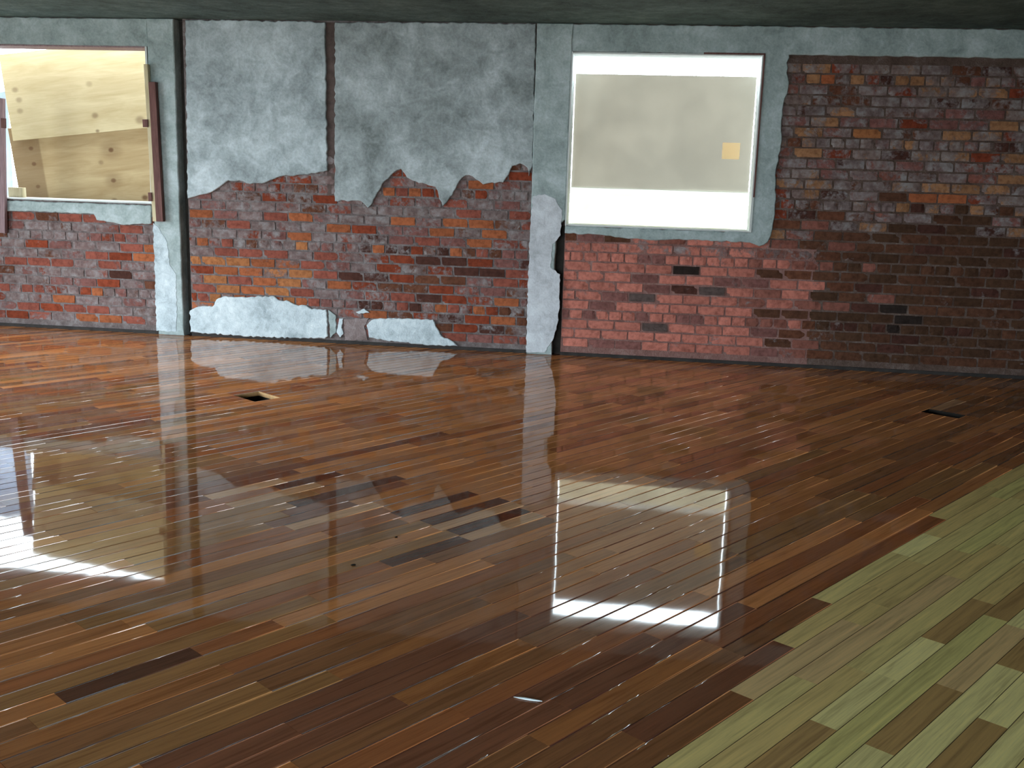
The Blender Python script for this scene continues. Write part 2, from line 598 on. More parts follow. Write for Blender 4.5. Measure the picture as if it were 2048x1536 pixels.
def lit_wood_mix(k, s):
    """floor light painted into board tones: darker near the bare strip, redder and paler in mid-floor"""
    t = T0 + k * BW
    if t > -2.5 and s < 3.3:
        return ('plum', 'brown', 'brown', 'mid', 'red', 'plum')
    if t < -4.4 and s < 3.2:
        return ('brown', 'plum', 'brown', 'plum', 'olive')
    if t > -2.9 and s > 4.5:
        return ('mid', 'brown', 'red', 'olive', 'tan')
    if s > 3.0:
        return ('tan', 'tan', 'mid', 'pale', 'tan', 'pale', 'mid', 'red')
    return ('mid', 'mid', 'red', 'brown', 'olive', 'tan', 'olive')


rows = {}
for tc_, a, b, c in KNOWN:
    rows.setdefault(math.floor((tc_ - T0) / BW), []).append((a, b, c))
boards = []
rb = random.Random(5)
kmin = math.floor((-13.0 - T0) / BW)
kmax = math.floor((9.5 - T0) / BW)
for k in range(kmin, kmax + 1):
    t0 = T0 + k * BW
    tm = t0 + BW / 2
    lo = max(s_at_x(X0, tm), s_at_y(Y0, tm)) - 0.1
    hi = min(s_at_x(X1, tm), s_at_y(D, tm)) + 0.1
    if hi - lo < 0.05:
        continue
    cuts = {}
    fixed = sorted(rows.get(k, []))
    edges = [lo, hi]
    for a, b, c in fixed:
        edges += [a, b]
    lim = {0: 2.755, -1: 3.19, -2: 3.655, -3: 5.06, -4: 6.75}.get(k)
    if lim:
        edges.append(lim)
    for h in HOLES:
        if h[2] - 1e-4 < tm < h[3] + 1e-4:
            edges += [h[0], h[1]]
    edges = sorted(e for e in set(edges) if lo <= e <= hi)
    merged = [edges[0]]
    for e in edges[1:]:
        if e - merged[-1] > 0.03 or any(abs(e - h[i]) < 1e-6 for h in HOLES for i in (0, 1)):
            merged.append(e)
    edges = merged
    for i in range(len(edges) - 1):
        a, b = edges[i], edges[i + 1]
        mid = (a + b) / 2
        if any(h[2] < tm < h[3] and h[0] - 1e-6 <= a and b <= h[1] + 1e-6 for h in HOLES):
            continue
        own = next((c for (p, q, c) in fixed if p - 0.02 <= mid <= q + 0.02), None)
        segs = []
        if own:
            segs = [(a, b, own)]
        else:
            s = a
            first = True
            while s < b - 1e-6:
                L = rb.choice((0.6, 0.9, 1.2, 1.2, 1.5, 1.8, 2.2)) * rb.uniform(0.85, 1.15)
                if first:
                    L *= rb.uniform(0.3, 1.0)
                    first = False
                e = s + L
                if b - e < 0.3:
                    e = b
                segs.append((s, min(e, b), None))
                s = e
        for (p, q, c) in segs:
            raw = raw_at(k, (p + q) / 2)
            if raw:
                col = RAWPAL.get(c) or RAWPAL.get(rb.choice(('mid', 'mid', 'tan', 'tan', 'light', 'brown', 'green', 'pink')))
            else:
                col = PAL.get(c) or PAL[rb.choice(lit_wood_mix(k, (p + q) / 2))]
            j = rb.uniform(0.93, 1.07)
            col = (col[0] * j, col[1] * j, col[2] * j, rb.random())
            boards.append((k, p, q, raw, col))

# which boards show largest
def board_score(b):
    k, p, q, raw, col = b
    t0 = T0 + k * BW
    tot = 0.0
    n = 6
    for i in range(n):
        s = p + (q - p) * (i + 0.5) / n
        xy = st_xy(s, t0 + BW / 2)
        if xy.y > D or xy.y < 0.5:
            continue
        u = to_px((xy.x, xy.y, 0))
        if u and 0 <= u[0] <= 2048 and 0 <= u[1] <= 1536:
            d2 = (Vector((xy.x, xy.y, 0)) - CAM).length
            tot += (q - p) / n * BW * CAM_H / d2 ** 3
    return tot


scored = sorted(((board_score(b), i) for i, b in enumerate(boards)), reverse=True)
single = {i for sc, i in scored[:296] if sc > 0}
unit = {}
for key, mm in (('coat', M['coat']), ('raw', M['raw'])):
    unit_v, unit_f = board_geom(0, 0, 1, 1, PROF if key == 'coat' else PROF_RAW)
    me = bpy.data.meshes.new('floorboard')
    me.from_pydata(unit_v, [], unit_f)
    me.materials.append(mm)
    dress_boards(me, key == 'raw', len(unit_f))
    me.update()
    unit[key] = me
joined = {'coat': ([], [], []), 'raw': ([], [], [])}
for i, (k, p, q, raw, col) in enumerate(boards):
    t0 = T0 + k * BW
    key = 'raw' if raw else 'coat'

    def lims(t):
        return (max(p, s_at_x(X0 + 0.004, t), s_at_y(Y0 + 0.004, t)), min(q, s_at_x(X1 - 0.004, t), s_at_y(D - 0.006, t)))
    (a0, b0), (a1, b1) = lims(t0), lims(t0 + BW)
    if b0 - a0 < 0.02 and b1 - a1 < 0.02:
        continue
    b0, b1 = max(b0, a0 + 0.004), max(b1, a1 + 0.004)
    clipped = max(abs(a0 - p), abs(a1 - p), abs(b0 - q), abs(b1 - q)) > 1e-6
    if i in single:
        if clipped:
            v, f = board_geom(a0, a1, b0, b1, PROF_RAW if raw else PROF)
            me = bpy.data.meshes.new('floorboard')
            me.from_pydata([(x - p, y, z) for x, y, z in v], [], f)
            me.materials.append(M[key])
            dress_boards(me, raw, len(f))
            sx = 1.0
        else:
            me, sx = unit[key], q - p
        o = bpy.data.objects.new('floorboard', me)
        xy = st_xy(p, t0)
        # local x = along the board, local y = across it (mirrored frame: t grows to the right of s)
        o.matrix_basis = Matrix(((cb * sx, sb, 0, xy.x), (sb * sx, -cb, 0, xy.y), (0, 0, 1, 0), (0, 0, 0, 1)))
        o.color = col
        COL.objects.link(o)
        o.parent = floor
    else:
        v, f = board_geom(a0, a1, b0, b1, PROF_RAW if raw else PROF)
        V, Fc, Cc = joined[key]
        off = len(V)
        V += [st_to_world(x, 0, t0) for x in v]
        for g in f:
            Fc.append(tuple(off + x for x in reversed(g)))
        Cc += [col] * len(v)
for key, (V, Fc, Cc) in joined.items():
    me = bpy.data.meshes.new('distant_floorboards')
    me.from_pydata(V, [], Fc)
    at = me.color_attributes.new('own', 'FLOAT_COLOR', 'POINT')
    at.data.foreach_set('color', [x for c in Cc for x in c])
    me.materials.append(M[key + '_attr'])
    dress_boards(me, key == 'raw', len(unit_f))
    o = link('distant_floorboards' if key == 'coat' else 'bare_floorboards', me, M[key + '_attr'], floor)
    o['kind'] = 'stuff'

# vent cut-outs: boxes below the floor
for h in HOLES:
    s0, s1, t0, t1 = h
    bm = bmesh.new()
    c4 = [(s0, t0), (s0, t1), (s1, t1), (s1, t0)]
    top = [bm.verts.new((*st_xy(a, b), -0.0225)) for a, b in c4]
    bot = [bm.verts.new((*st_xy(a, b), -0.28)) for a, b in c4]
    bm.faces.new(bot)
    for i in range(4):
        bm.faces.new((top[i], top[(i + 1) % 4], bot[(i + 1) % 4], bot[i]))
    me = bpy.data.meshes.new('vent_shaft')
    bm.to_mesh(me)
    bm.free()
    link('vent_shaft', me, M['dark'], floor)
    bm = bmesh.new()
    for (a, b) in (((s1, t0), (s1, t1)), ((s0, t0), (s1, t0))):
        e = 0.004
        q = [st_xy(*a), st_xy(*b)]
        nrm = (BD * -e) if a[0] == b[0] else (BN * e)
        vs = [bm.verts.new((q[0].x, q[0].y, 0.0002)), bm.verts.new((q[1].x, q[1].y, 0.0002)),
              bm.verts.new((q[1].x + nrm.x, q[1].y + nrm.y, -0.001)), bm.verts.new((q[0].x + nrm.x, q[0].y + nrm.y, -0.001)),
              bm.verts.new((q[1].x + nrm.x, q[1].y + nrm.y, -0.03)), bm.verts.new((q[0].x + nrm.x, q[0].y + nrm.y, -0.03))]
        bm.faces.new(vs[:4])
        bm.faces.new((vs[3], vs[2], vs[4], vs[5]))
    me = bpy.data.meshes.new('cut_edge')
    bm.to_mesh(me)
    bm.free()
    link('cut_edge', me, M['cut'] if h is HOLES[0] else M['dark'], floor)

# ------------------------------------------------------------------ plaster outlines (photo pixels on the wall plane)
P1 = [(372, 40), (500, 42), (651, 45), (653, 200), (656, 341), (640, 344), (609, 349), (590, 352), (566, 352), (549, 358), (526, 367), (503, 368), (480, 361),
      (458, 361), (443, 372), (430, 381), (417, 387), (400, 390), (388, 394), (377, 397)]
P2 = [(671, 45), (860, 46), (1072, 48), (1066, 330), (1058, 352), (1055, 335), (1041, 327), (1025, 332), (1018, 349), (1007, 365), (984, 365), (967, 369), (952, 358), (939, 350),
      (926, 355), (915, 370), (906, 390), (892, 407), (886, 412), (878, 390), (872, 374), (852, 368), (826, 361), (815, 355), (803, 338), (786, 347), (777, 358),
      (766, 367), (755, 387), (746, 407), (737, 416), (723, 402), (671, 402)]
B1 = [(381, 621), (398, 613), (426, 613), (434, 599), (453, 592), (475, 594), (505, 593), (549, 592), (557, 599), (579, 602), (598, 611), (614, 611), (625, 618), (653, 619),
      (655, 643), (657, 672), (650, 677), (524, 674), (382, 664)]
B2 = [(734, 651), (744, 640), (762, 636), (810, 637), (867, 639), (872, 652), (884, 672), (902, 680), (917, 692), (862, 690), (812, 685), (774, 681), (739, 675)]
B3 = [(712, 624), (729, 617), (740, 625), (719, 628)]
B4 = [(679, 637), (687, 637), (684, 655), (688, 667), (681, 675), (674, 665)]
G1 = [(657, 619), (672, 630), (673, 664), (661, 676)]
G2 = [(688, 638), (738, 636), (729, 652), (736, 680), (690, 681)]
SILL1 = [(-60, 398), (21, 401), (304, 411), (304, 447), (249, 450), (222, 444), (195, 440), (189, 428), (100, 424), (22, 422), (-60, 420)]
WASH1 = [(309, 445), (323, 458), (338, 485), (343, 530), (355, 548), (357, 634), (356, 662), (316, 661), (313, 560), (311, 500)]
XR = 6.2


def poly_x(poly):
    return [W(*q) for q in poly]


plaster_c = [poly_x(P1), poly_x(P2)]
low_c = [poly_x(B1), poly_x(B2)]
slab('plaster', plaster_c[0], D - 0.022, YB, M['plaster_light'], wc, 0.007, 0.03, 3)
slab('plaster', plaster_c[1], D - 0.022, YB, M['plaster'], wc, 0.007, 0.03, 4)
slab('whitewashed_plaster', low_c[0], D - 0.020, YB, M['whitewash'], wc, 0.007, 0.025, 5)
slab('whitewashed_plaster', low_c[1], D - 0.018, YB, M['whitewash'], wc, 0.006, 0.025, 6)
slab('plaster_flake', poly_x(B3), D - 0.012, YB, M['whitewash'], wc, 0.004, 0.02, 7, 0.003)
slab('plaster_flake', poly_x(B4), D - 0.012, YB, M['whitewash'], wc, 0.003, 0.02, 8, 0.003)
slab('mortar_patch', poly_x(G1), D - 0.010, YB, M['concrete'], wc, 0.004, 0.02, 9, 0.003)
slab('mortar_patch', poly_x(G2), D - 0.006, YB, M['smear'], wc, 0.004, 0.02, 10, 0.003)
sill1 = poly_x(SILL1)
sill1 = [(max(x, W1[0]), z) for x, z in sill1]
slab('sill_render', sill1, D - 0.02, YB, M['concrete'], wl, 0.004, 0.03, 11)
# concrete beam and window surround
zb_l = W(150, 90)[1]
slab('beam', [(X0, 2.868), (C1L, 2.868), (C1L, W1[3]), (X0, W1[3])], D - 0.018, YB, M['concrete'], wl, 0.004, 0.05, 12)
slab('render_strip', [(X0, W1[3]), (W1[0], W1[3]), (W1[0], 1.1), (X0, 1.1)], D - 0.018, YB, M['concrete'], wl, 0.004, 0.05, 13)
slab('beam', [(W2[0], 2.868), (X1, 2.868), (X1, 2.645), (W2[0], 2.645)], D - 0.020, YB, M['concrete'], wr, 0.005, 0.05, 14)
jr_t, jr_b = W(1575, 120)[0], W(1549, 470)[0]
jamb2 = [(W2[1] - 0.004, 2.66), (jr_t + 0.005, 2.66), (1.045, 2.5), (1.07, 2.42), (1.035, 2.2), (1.045, 1.9), (1.02, 1.7), (1.04, 1.45), (1.03, 1.2), (1.00, 1.09), (0.93, 1.05), (W2[1] - 0.004, 1.08)]
slab('window_surround', jamb2, D - 0.019, YB, M['concrete'], wr, 0.008, 0.04, 15)
sill2 = [(S2R, W2[2]), (W2[1] + 0.02, W2[2]), (W2[1] + 0.05, 1.075), (0.4, 1.085), (0.0, 1.065), (-0.4, 1.09), (S2R, 1.10)]
slab('window_surround', sill2, D - 0.0185, YB, M['concrete'], wr, 0.007, 0.04, 16)

# ------------------------------------------------------------------ bricks
BL, BH, CO, PI_ = 0.230, 0.077, 0.0865, 0.240
brick_meshes = []


def make_brick_mesh(seed):
    r = random.Random(seed)
    bm = bmesh.new()
    nx, nz = 4, 2
    grid = []
    for i in range(nx + 1):
        colm = []
        for j in range(nz + 1):
            u, v = i / nx - 0.5, j / nz - 0.5
            edge = i in (0, nx) or j in (0, nz)
            y = r.uniform(-0.0015, 0.0015) + (0.004 if edge else 0.0)
            x = u * (BL - (0.006 if i in (0, nx) else 0)) + r.uniform(-0.002, 0.002)
            z = v * (BH - (0.006 if j in (0, nz) else 0)) + r.uniform(-0.0018, 0.0018)
            if i in (0, nx) and j in (0, nz) and r.random() < 0.35:
                y += 0.008
                x *= 0.97
            colm.append(bm.verts.new((x, y, z)))
        grid.append(colm)
    for i in range(nx):
        for j in range(nz):
            bm.faces.new((grid[i][j], grid[i + 1][j], grid[i + 1][j + 1], grid[i][j + 1]))
    ring = [grid[i][0] for i in range(nx + 1)] + [grid[nx][j] for j in range(1, nz + 1)] + \
           [grid[i][nz] for i in range(nx - 1, -1, -1)] + [grid[0][j] for j in range(nz - 1, 0, -1)]
    back = [bm.verts.new((max(-BL / 2, min(BL / 2, q.co.x * 1.02)), 0.04, max(-BH / 2, min(BH / 2, q.co.z * 1.05)))) for q in ring]
    n = len(ring)
    for i in range(n):
        bm.faces.new((ring[i], back[i], back[(i + 1) % n], ring[(i + 1) % n]))
    bmesh.ops.recalc_face_normals(bm, faces=bm.faces[:])
    me = bpy.data.meshes.new('brick')
    bm.to_mesh(me)
    bm.free()
    me.materials.append(M['brick'])
    return me


for s_ in range(6):
    brick_meshes.append(make_brick_mesh(s_))
BC = {'red': lin((150, 84, 70)), 'clean': lin((204, 126, 110)), 'orange': lin((170, 98, 64)), 'rust': lin((140, 66, 44)), 'dark': lin((84, 52, 44)), 'mauve': lin((138, 92, 86)),
      'brown': lin((112, 70, 52)), 'grey': lin((104, 88, 84)), 'ochre': lin((180, 116, 74)), 'black': lin((52, 42, 38)), 'tan': lin((168, 120, 86)), 'umber': lin((84, 58, 43)), 'umber_red': lin((98, 64, 48)), 'dim': lin((146, 92, 80))}

# (x px, y px, colour, how much render clings) : bricks one can pick out
PICKED = [(790, 388, 'orange', .1), (822, 390, 'orange', .1), (868, 392, 'rust', .15), (640, 388, 'orange', .1), (640, 402, 'rust', .2), (398, 426, 'orange', .2),
          (545, 432, 'red', .2), (580, 435, 'orange', .15), (500, 452, 'red', .25), (655, 456, 'orange', .05), (708, 460, 'rust', .1), (580, 474, 'orange', .1), (608, 492, 'ochre', .1),
          (455, 486, 'red', .1), (415, 482, 'orange', .3), (470, 507, 'red', .15), (510, 508, 'red', .12), (575, 511, 'red', .1), (630, 513, 'red', .1), (752, 500, 'orange', .05),
          (400, 523, 'ochre', .1), (440, 525, 'ochre', .1), (495, 526, 'ochre', .15), (620, 531, 'red', .15), (440, 542, 'ochre', .1), (475, 544, 'orange', .2), (648, 545, 'red', .2),
          (448, 561, 'ochre', .1), (505, 563, 'ochre', .1), (550, 566, 'orange', .1), (600, 568, 'ochre', .1), (470, 581, 'ochre', .1), (500, 580, 'orange', .1), (540, 583, 'ochre', .1), (415, 578, 'red', .3),
          (405, 598, 'red', .15), (585, 584, 'red', .1), (600, 601, 'orange', .2), (640, 609, 'red', .2), (673, 572, 'orange', .1),
          (830, 447, 'orange', .1), (890, 447, 'orange', .1), (868, 470, 'orange', .1), (960, 455, 'orange', .1), (985, 460, 'orange', .2), (975, 475, 'orange', .1), (955, 487, 'orange', .1),
          (925, 507, 'orange', .1), (975, 395, 'rust', .15), (1030, 358, 'rust', .15), (940, 370, 'orange', .2), (1020, 432, 'red', .3), (940, 425, 'red', .3),
          (786, 592, 'red', .1), (990, 604, 'orange', .1), (895, 600, 'orange', .15), (880, 618, 'orange', .15), (820, 617, 'dark', .1), (925, 602, 'rust', .1), (970, 625, 'orange', .15),
          (1035, 568, 'red', .2), (1020, 646, 'orange', .25), (930, 645, 'rust', .2), (940, 662, 'rust', .2), (740, 635, 'orange', .1), (780, 555, 'rust', .2), (720, 555, 'dark', .1),
          (850, 520, 'dark', .05), (890, 525, 'dark', .05), (840, 500, 'rust', .1), (985, 548, 'dark', .1), (930, 545, 'dark', .15),
          (40, 521, 'red', .15), (85, 522, 'red', .2), (130, 524, 'red', .25), (195, 515, 'red', .3), (240, 515, 'rust', .1), (285, 520, 'orange', .15), (250, 478, 'red', .2), (280, 488, 'red', .2), (290, 500, 'orange', .25),
          (20, 575, 'red', .25), (50, 577, 'red', .3), (200, 585, 'orange', .25), (125, 600, 'orange', .15), (110, 618, 'rust', .1), (155, 619, 'red', .25), (200, 620, 'red', .2), (55, 617, 'red', .25),
          (35, 633, 'rust', .2), (160, 636, 'orange', .2), (215, 642, 'orange', .1), (240, 553, 'dark', .1), (205, 568, 'rust', .2), (80, 487, 'rust', .4), (260, 455, 'red', .35), (120, 440, 'red', .3), (60, 432, 'red', .35),
          (1290, 603, 'grey', .3), (1285, 661, 'grey', .35), (1400, 550, 'grey', .3), (1412, 585, 'grey', .25), (1380, 583, 'dark', .2), (1370, 545, 'black', .1),
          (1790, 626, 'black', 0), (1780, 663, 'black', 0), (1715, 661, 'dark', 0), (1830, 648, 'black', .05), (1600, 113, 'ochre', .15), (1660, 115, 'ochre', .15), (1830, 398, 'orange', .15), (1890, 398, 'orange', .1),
          (1730, 265, 'orange', .1), (1760, 262, 'ochre', .2), (1600, 308, 'tan', .2), (1620, 165, 'tan', .15), (1660, 165, 'orange', .2), (1720, 165, 'tan', .15), (1800, 165, 'tan', .2), (1850, 170, 'tan', .25)]


def lay_bricks(parent, x0, x1, z_off, zmax, skip, style, seed, first_off=0.0, hole=None):
    """returns list of (x, z, length factor, colour, smear)"""
    r = random.Random(seed)
    out = []
    k = 0
    while True:
        zc = z_off + CO * (k + 0.5)
        if zc + BH / 2 > zmax:
            break
        if zc - BH / 2 < 0.012:
            k += 1
            continue
        header = (k % 6 == 4)
        step = PI_ / 2 if header else PI_
        lf = 0.478 if header else 1.0
        x = x0 - step + (step / 2 if k % 2 else 0.0) + first_off + r.uniform(-0.012, 0.012)
        while x < x1 + step:
            a, b = max(x - BL * lf / 2, x0 + 0.004), min(x + BL * lf / 2, x1 - 0.004)
            if hole and zc + BH / 2 > hole[1] and zc - BH / 2 < hole[2]:
                a = max(a, hole[0])
            if b - a > 0.035:
                xc, L = (a + b) / 2, b - a
                zz = zc + r.uniform(-0.0015, 0.0015)
                cor = [(xc + i * L * 0.48, zz + j * BH * 0.48) for i in (-1, -0.3, 0.3, 1) for j in (-1, 0, 1)]
                if not any(all(inside(c, p) for c in cor) for p in skip):
                    out.append([xc, zz, L / BL, *style(xc, zz, r)])
            x += step + r.uniform(-0.002, 0.002)
        k += 1
    return out


def put_bricks(parent, lst, seed, limit=300):
    r = random.Random(seed)
    for px, py, c, sm in PICKED:
        x, z = W(px, py)
        for b in lst:
            if abs(b[0] - x) < b[2] * BL / 2 + 0.01 and abs(b[1] - z) < BH / 2 + 0.008:
                b[3], b[4] = BC[c], sm
                break

    def size(b):
        u = to_px((b[0], D, b[1]))
        if u is None or not (-40 < u[0] < 2090 and -20 < u[1] < 1540):
            return 0
        d = (Vector((b[0], D, b[1])) - CAM).length
        return b[2] * D / d ** 3
    order = sorted(lst, key=size, reverse=True)
    rest = []
    for n, b in enumerate(order):
        x, z, lf, c, sm = b
        j = r.uniform(0.85, 1.15)
        col = (c[0] * j, c[1] * j, c[2] * j, max(0.0, min(1.0, sm)))
        y = D + r.uniform(-0.003, 0.003)
        if n < limit and size(b) > 0:
            o = bpy.data.objects.new('brick', brick_meshes[r.randrange(6)])
            o.location = (x, y, z)
            o.scale = (lf, 1, 1)
            o.rotation_euler = (0, r.uniform(-0.006, 0.006), r.uniform(-0.004, 0.004))
            o.color = col
            COL.objects.link(o)
            o.parent = parent
        else:
            rest.append((x, y, z, lf, col))
    if rest:
        V, Fc, Cc = [], [], []
        for x, y, z, lf, col in rest:
            me = brick_meshes[r.randrange(6)]
            off = len(V)
            V += [(x + q.co.x * lf, y + q.co.y, z + q.co.z) for q in me.vertices]
            Fc += [tuple(off + i for i in pl.vertices) for pl in me.polygons]
            Cc += [col] * len(me.vertices)
        me = bpy.data.meshes.new('remaining_bricks')
        me.from_pydata(V, [], Fc)
        at = me.color_attributes.new('own', 'FLOAT_COLOR', 'POINT')
        at.data.foreach_set('color', [q for c in Cc for q in c])
        o = link('remaining_bricks', me, M['brick_attr'], parent)
        o['kind'] = 'stuff'


def style_left(x, z, r):
    c = BC[r.choice(('red', 'red', 'mauve', 'mauve', 'rust', 'brown'))]
    return c, r.choice((0.42, 0.55, 0.6, 0.65, 0.75))


def style_center(x, z, r):
    if z < 0.75 and x < -3.2:
        return BC[r.choice(('orange', 'red', 'ochre', 'rust'))], r.uniform(0.25, 0.55)
    if x > -2.6 and z < 1.0:
        return BC[r.choice(('dark', 'brown', 'rust', 'mauve', 'dark', 'red'))], r.uniform(0.3, 0.6)
    return BC[r.choice(('red', 'mauve', 'rust', 'brown', 'mauve'))], r.uniform(0.45, 0.7)


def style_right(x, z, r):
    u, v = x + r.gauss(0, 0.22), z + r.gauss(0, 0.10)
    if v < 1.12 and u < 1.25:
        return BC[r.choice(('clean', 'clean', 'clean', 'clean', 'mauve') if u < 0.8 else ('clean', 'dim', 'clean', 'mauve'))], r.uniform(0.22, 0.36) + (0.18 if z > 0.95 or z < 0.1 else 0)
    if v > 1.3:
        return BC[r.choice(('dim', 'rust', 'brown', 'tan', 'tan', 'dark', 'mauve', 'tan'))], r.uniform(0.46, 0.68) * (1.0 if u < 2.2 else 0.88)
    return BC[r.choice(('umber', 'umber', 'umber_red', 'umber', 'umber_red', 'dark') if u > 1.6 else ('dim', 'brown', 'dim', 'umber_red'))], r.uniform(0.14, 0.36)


put_bricks(wl, lay_bricks(wl, -6.9, C1L, -0.012, 1.20, [sill1], style_left, 21), 31)
put_bricks(wc, lay_bricks(wc, S1R, C2L, -0.017, 1.72, plaster_c + low_c, style_center, 22), 32)
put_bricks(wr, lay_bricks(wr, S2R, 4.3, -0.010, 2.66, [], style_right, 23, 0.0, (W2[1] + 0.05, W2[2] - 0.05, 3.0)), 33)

# ------------------------------------------------------------------ concrete columns with their joints
def column(label, xl, xr, xs, z_join, wash):
    e = empty('concrete_column', ((xl + xr) / 2, D, 0))
    tag(e, label, 'column')
    bm = bmesh.new()
    # shaft with a slightly worn outline
    prof = []
    n = 40
    r = random.Random(int(xl * -1000))
    L = [(xl + r.uniform(-0.003, 0.003), 0.0 + (CEIL - 0.005) * i / n) for i in range(n + 1)]
    Rr = [((xr if z < z_join else xs) + r.uniform(-0.003, 0.003), z) for _, z in L]
    bm.free()
    slab('shaft', L + Rr[::-1], D - 0.03, D + 0.12, M['concrete'], e, 0.0, 1, 1, 0.007)
    bx = boxes('joint_strip', [(xr, xs, D + 0.095, D + 0.12, 0, min(z_join, CEIL - 0.01))], M['slot'], e)
    if wash:
        for i, wsh in enumerate(wash):
            slab('whitewash', wsh[0], D - 0.0335, D - 0.029, wsh[1], e, 0.006, 0.025, 40 + i, 0.002)
    return e


WASH2 = [(1053, 703), (1057, 560), (1062, 440), (1067, 392), (1090, 388), (1112, 398), (1125, 420), (1122, 470), (1106, 488), (1102, 534), (1121, 548), (1119, 620), (1116, 645), (1108, 676), (1090, 704)]
column('grey concrete column right of the plywood-covered window, whitewashed low down', C1L, C1R, S1R, 9.0,
       [(poly_x(WASH1), M['whitewash'])])
column('pale concrete column at the left side of the bright square window', C2L, C2R, S2R, W2[2] - 0.01,
       [(poly_x(WASH2), mat_plaster('worn_limewash', lin((166, 168, 172)), lin((202, 204, 209)), lin((226, 230, 234)), 1.6, 0.4))])

# chase in the plaster: a narrow dark batten at its back
boxes('chase_back', [(W(653, 200)[0], W(670, 200)[0], D + 0.004, D + 0.012, W(660, 402)[1], 2.86)], mat_plain('chase_brick', lin((92, 78, 74)), 0.95, 0.3), wc)

# ------------------------------------------------------------------ windows: linings
def lining(name, o, label, frame):
    x0, x1, z0, z1 = o
    e = empty(name, ((x0 + x1) / 2, D, z0))
    tag(e, label, 'window', kind='structure')
    t = 0.012
    boxes('jamb', [(x0, x0 + t, D - 0.032, YO, z0, z1)], M['reveal'], e)
    boxes('jamb', [(x1 - t, x1 + 0.006, D - 0.026, YO, z0, z1)], M['reveal'], e)
    boxes('head', [(x0 + t, x1 - t, D - 0.016, YO, z1 - t, z1)], frame, e)
    boxes('sill', [(x0 + t, x1 - t, D - 0.016, YO + 0.03, z0, z0 + t)], M['reveal'], e)
    return e


w1 = lining('window_1', W1, 'window opening at far left filled by plywood', M['mauve_timber'])
w2 = lining('window_2', W2, 'bright square window opening with grey sheet behind', M['reveal'])
boxes('frame_bead', [(W2[1] - 0.002, W2[1] + 0.012, D - 0.030, D - 0.016, W2[2] + 0.3, W2[3] + 0.004)], M['red_timber'], w2)
boxes('frame_bead', [(0.35, W2[1] + 0.012, D - 0.030, D - 0.016, W2[3] - 0.004, W2[3] + 0.010)], M['red_timber'], w2)

# ------------------------------------------------------------------ sheets standing outside the openings
def mat_ply(name, lo, hi, spots, band=None):
    t = NT(name)
    tc = t.n('ShaderNodeTexCoord').outputs['Object']
    v = t.mapping(tc, (0, 0, 0), (1.0, 8, 6.0))
    f = t.noise(v, 1.6, 5, 0.6, 0.6)
    g = t.noise(t.mapping(tc, (0, 0, 0), (2.0, 8, 40.0)), 2.0, 3)
    c = t.ramp(t.math('ADD', t.math('MULTIPLY', f, 0.75), t.math('MULTIPLY', g, 0.25)), [(0.3, lo), (0.7, hi)])
    stain = None
    sep = t.n('ShaderNodeSeparateXYZ')
    t.set(sep.inputs[0], tc)
    for (x, z, r, k) in spots:
        dx = t.math('SUBTRACT', sep.outputs[0], x)
        dz = t.math('MULTIPLY', t.math('SUBTRACT', sep.outputs[2], z), 1.25)
        d = t.math('SQRT', t.math('ADD', t.math('MULTIPLY', dx, dx), t.math('MULTIPLY', dz, dz)))
        m_ = t.math('MULTIPLY', t.maprange(d, r * 0.25, r, 1.0, 0.0), k)
        stain = m_ if stain is None else t.math('MAXIMUM', stain, m_)
    if band:
        b = t.math('MULTIPLY', t.maprange(sep.outputs[0], band - 0.012, band + 0.012, 1.0, 0.0), 0.45)
        stain = b if stain is None else t.math('MAXIMUM', stain, b)
    if stain is not None:
        c = t.mix(stain, c, lin((96, 60, 34)))
    return t.out(c, 0.75, 0.2)


def sheet(name, label, cat, d, p_bl, p_br, height, length, th, mat, group=None, to_ground=False):
    """a rectangular board whose lower edge starts at photo pixel p_bl and runs towards p_br, on the plane y = D + d"""
    a, b = Vector(W(*p_bl, d)), Vector(W(*p_br, d))
    ang = math.atan2(b.y - a.y, b.x - a.x)
    bm = bmesh.new()
    bm_box(bm, 0, length, 0, th, -(a.y + 0.3) if to_ground else 0, height)
    bmesh.ops.bevel(bm, geom=bm.edges[:], offset=0.002, segments=1, affect='EDGES')
    bmesh.ops.recalc_face_normals(bm, faces=bm.faces[:])
    me = bpy.data.meshes.new(name)
    bm.to_mesh(me)
    bm.free()
    o = link(name, me, mat)
    o.location = (a.x, D + d, a.y)
    o.rotation_euler = (0, -ang, 0)
    return tag(o, label, cat, group)


PD = 0.62


def local(px, py, d, p_bl, p_br):
    a, b, q = Vector(W(*p_bl, d)), Vector(W(*p_br, d)), Vector(W(px, py, d))
    u = (b - a).normalized()
    n = Vector((-u.y, u.x))
    return ((q - a).dot(u), (q - a).dot(n))


up = ((26, 282), (292, 256))
lowp = ((46, 430), (312, 404))
spots_u = [(*local(x, y, PD - 0.03, *up), r, k) for x, y, r, k in ((190, 231, .05, .5), (178, 168, .05, .3), (38, 200, .05, .4), (30, 180, .05, .4), (40, 222, .05, .35), (280, 240, .07, .5), (195, 262, .03, .6))]
spots_l = [(*local(x, y, PD, *lowp), r, k) for x, y, r, k in ((62, 297, .05, .8), (68, 328, .05, .8), (76, 373, .05, .75), (222, 300, .05, .85), (227, 361, .05, .8), (229, 402, .05, .7), (222, 300, .16, .3), (227, 361, .13, .3), (202, 325, .04, .4), (290, 395, .05, .8))]
band_x = local(86, 330, PD, *lowp)[0]
sheet('plywood_sheet', 'upper pale plywood sheet seen through the left window', 'plywood', PD - 0.03, *up, 0.83, 2.44, 0.017,
      mat_ply('plywood_upper', lin((184, 161, 119)), lin((214, 195, 155)), spots_u), 'plywood sheets outside the left window')
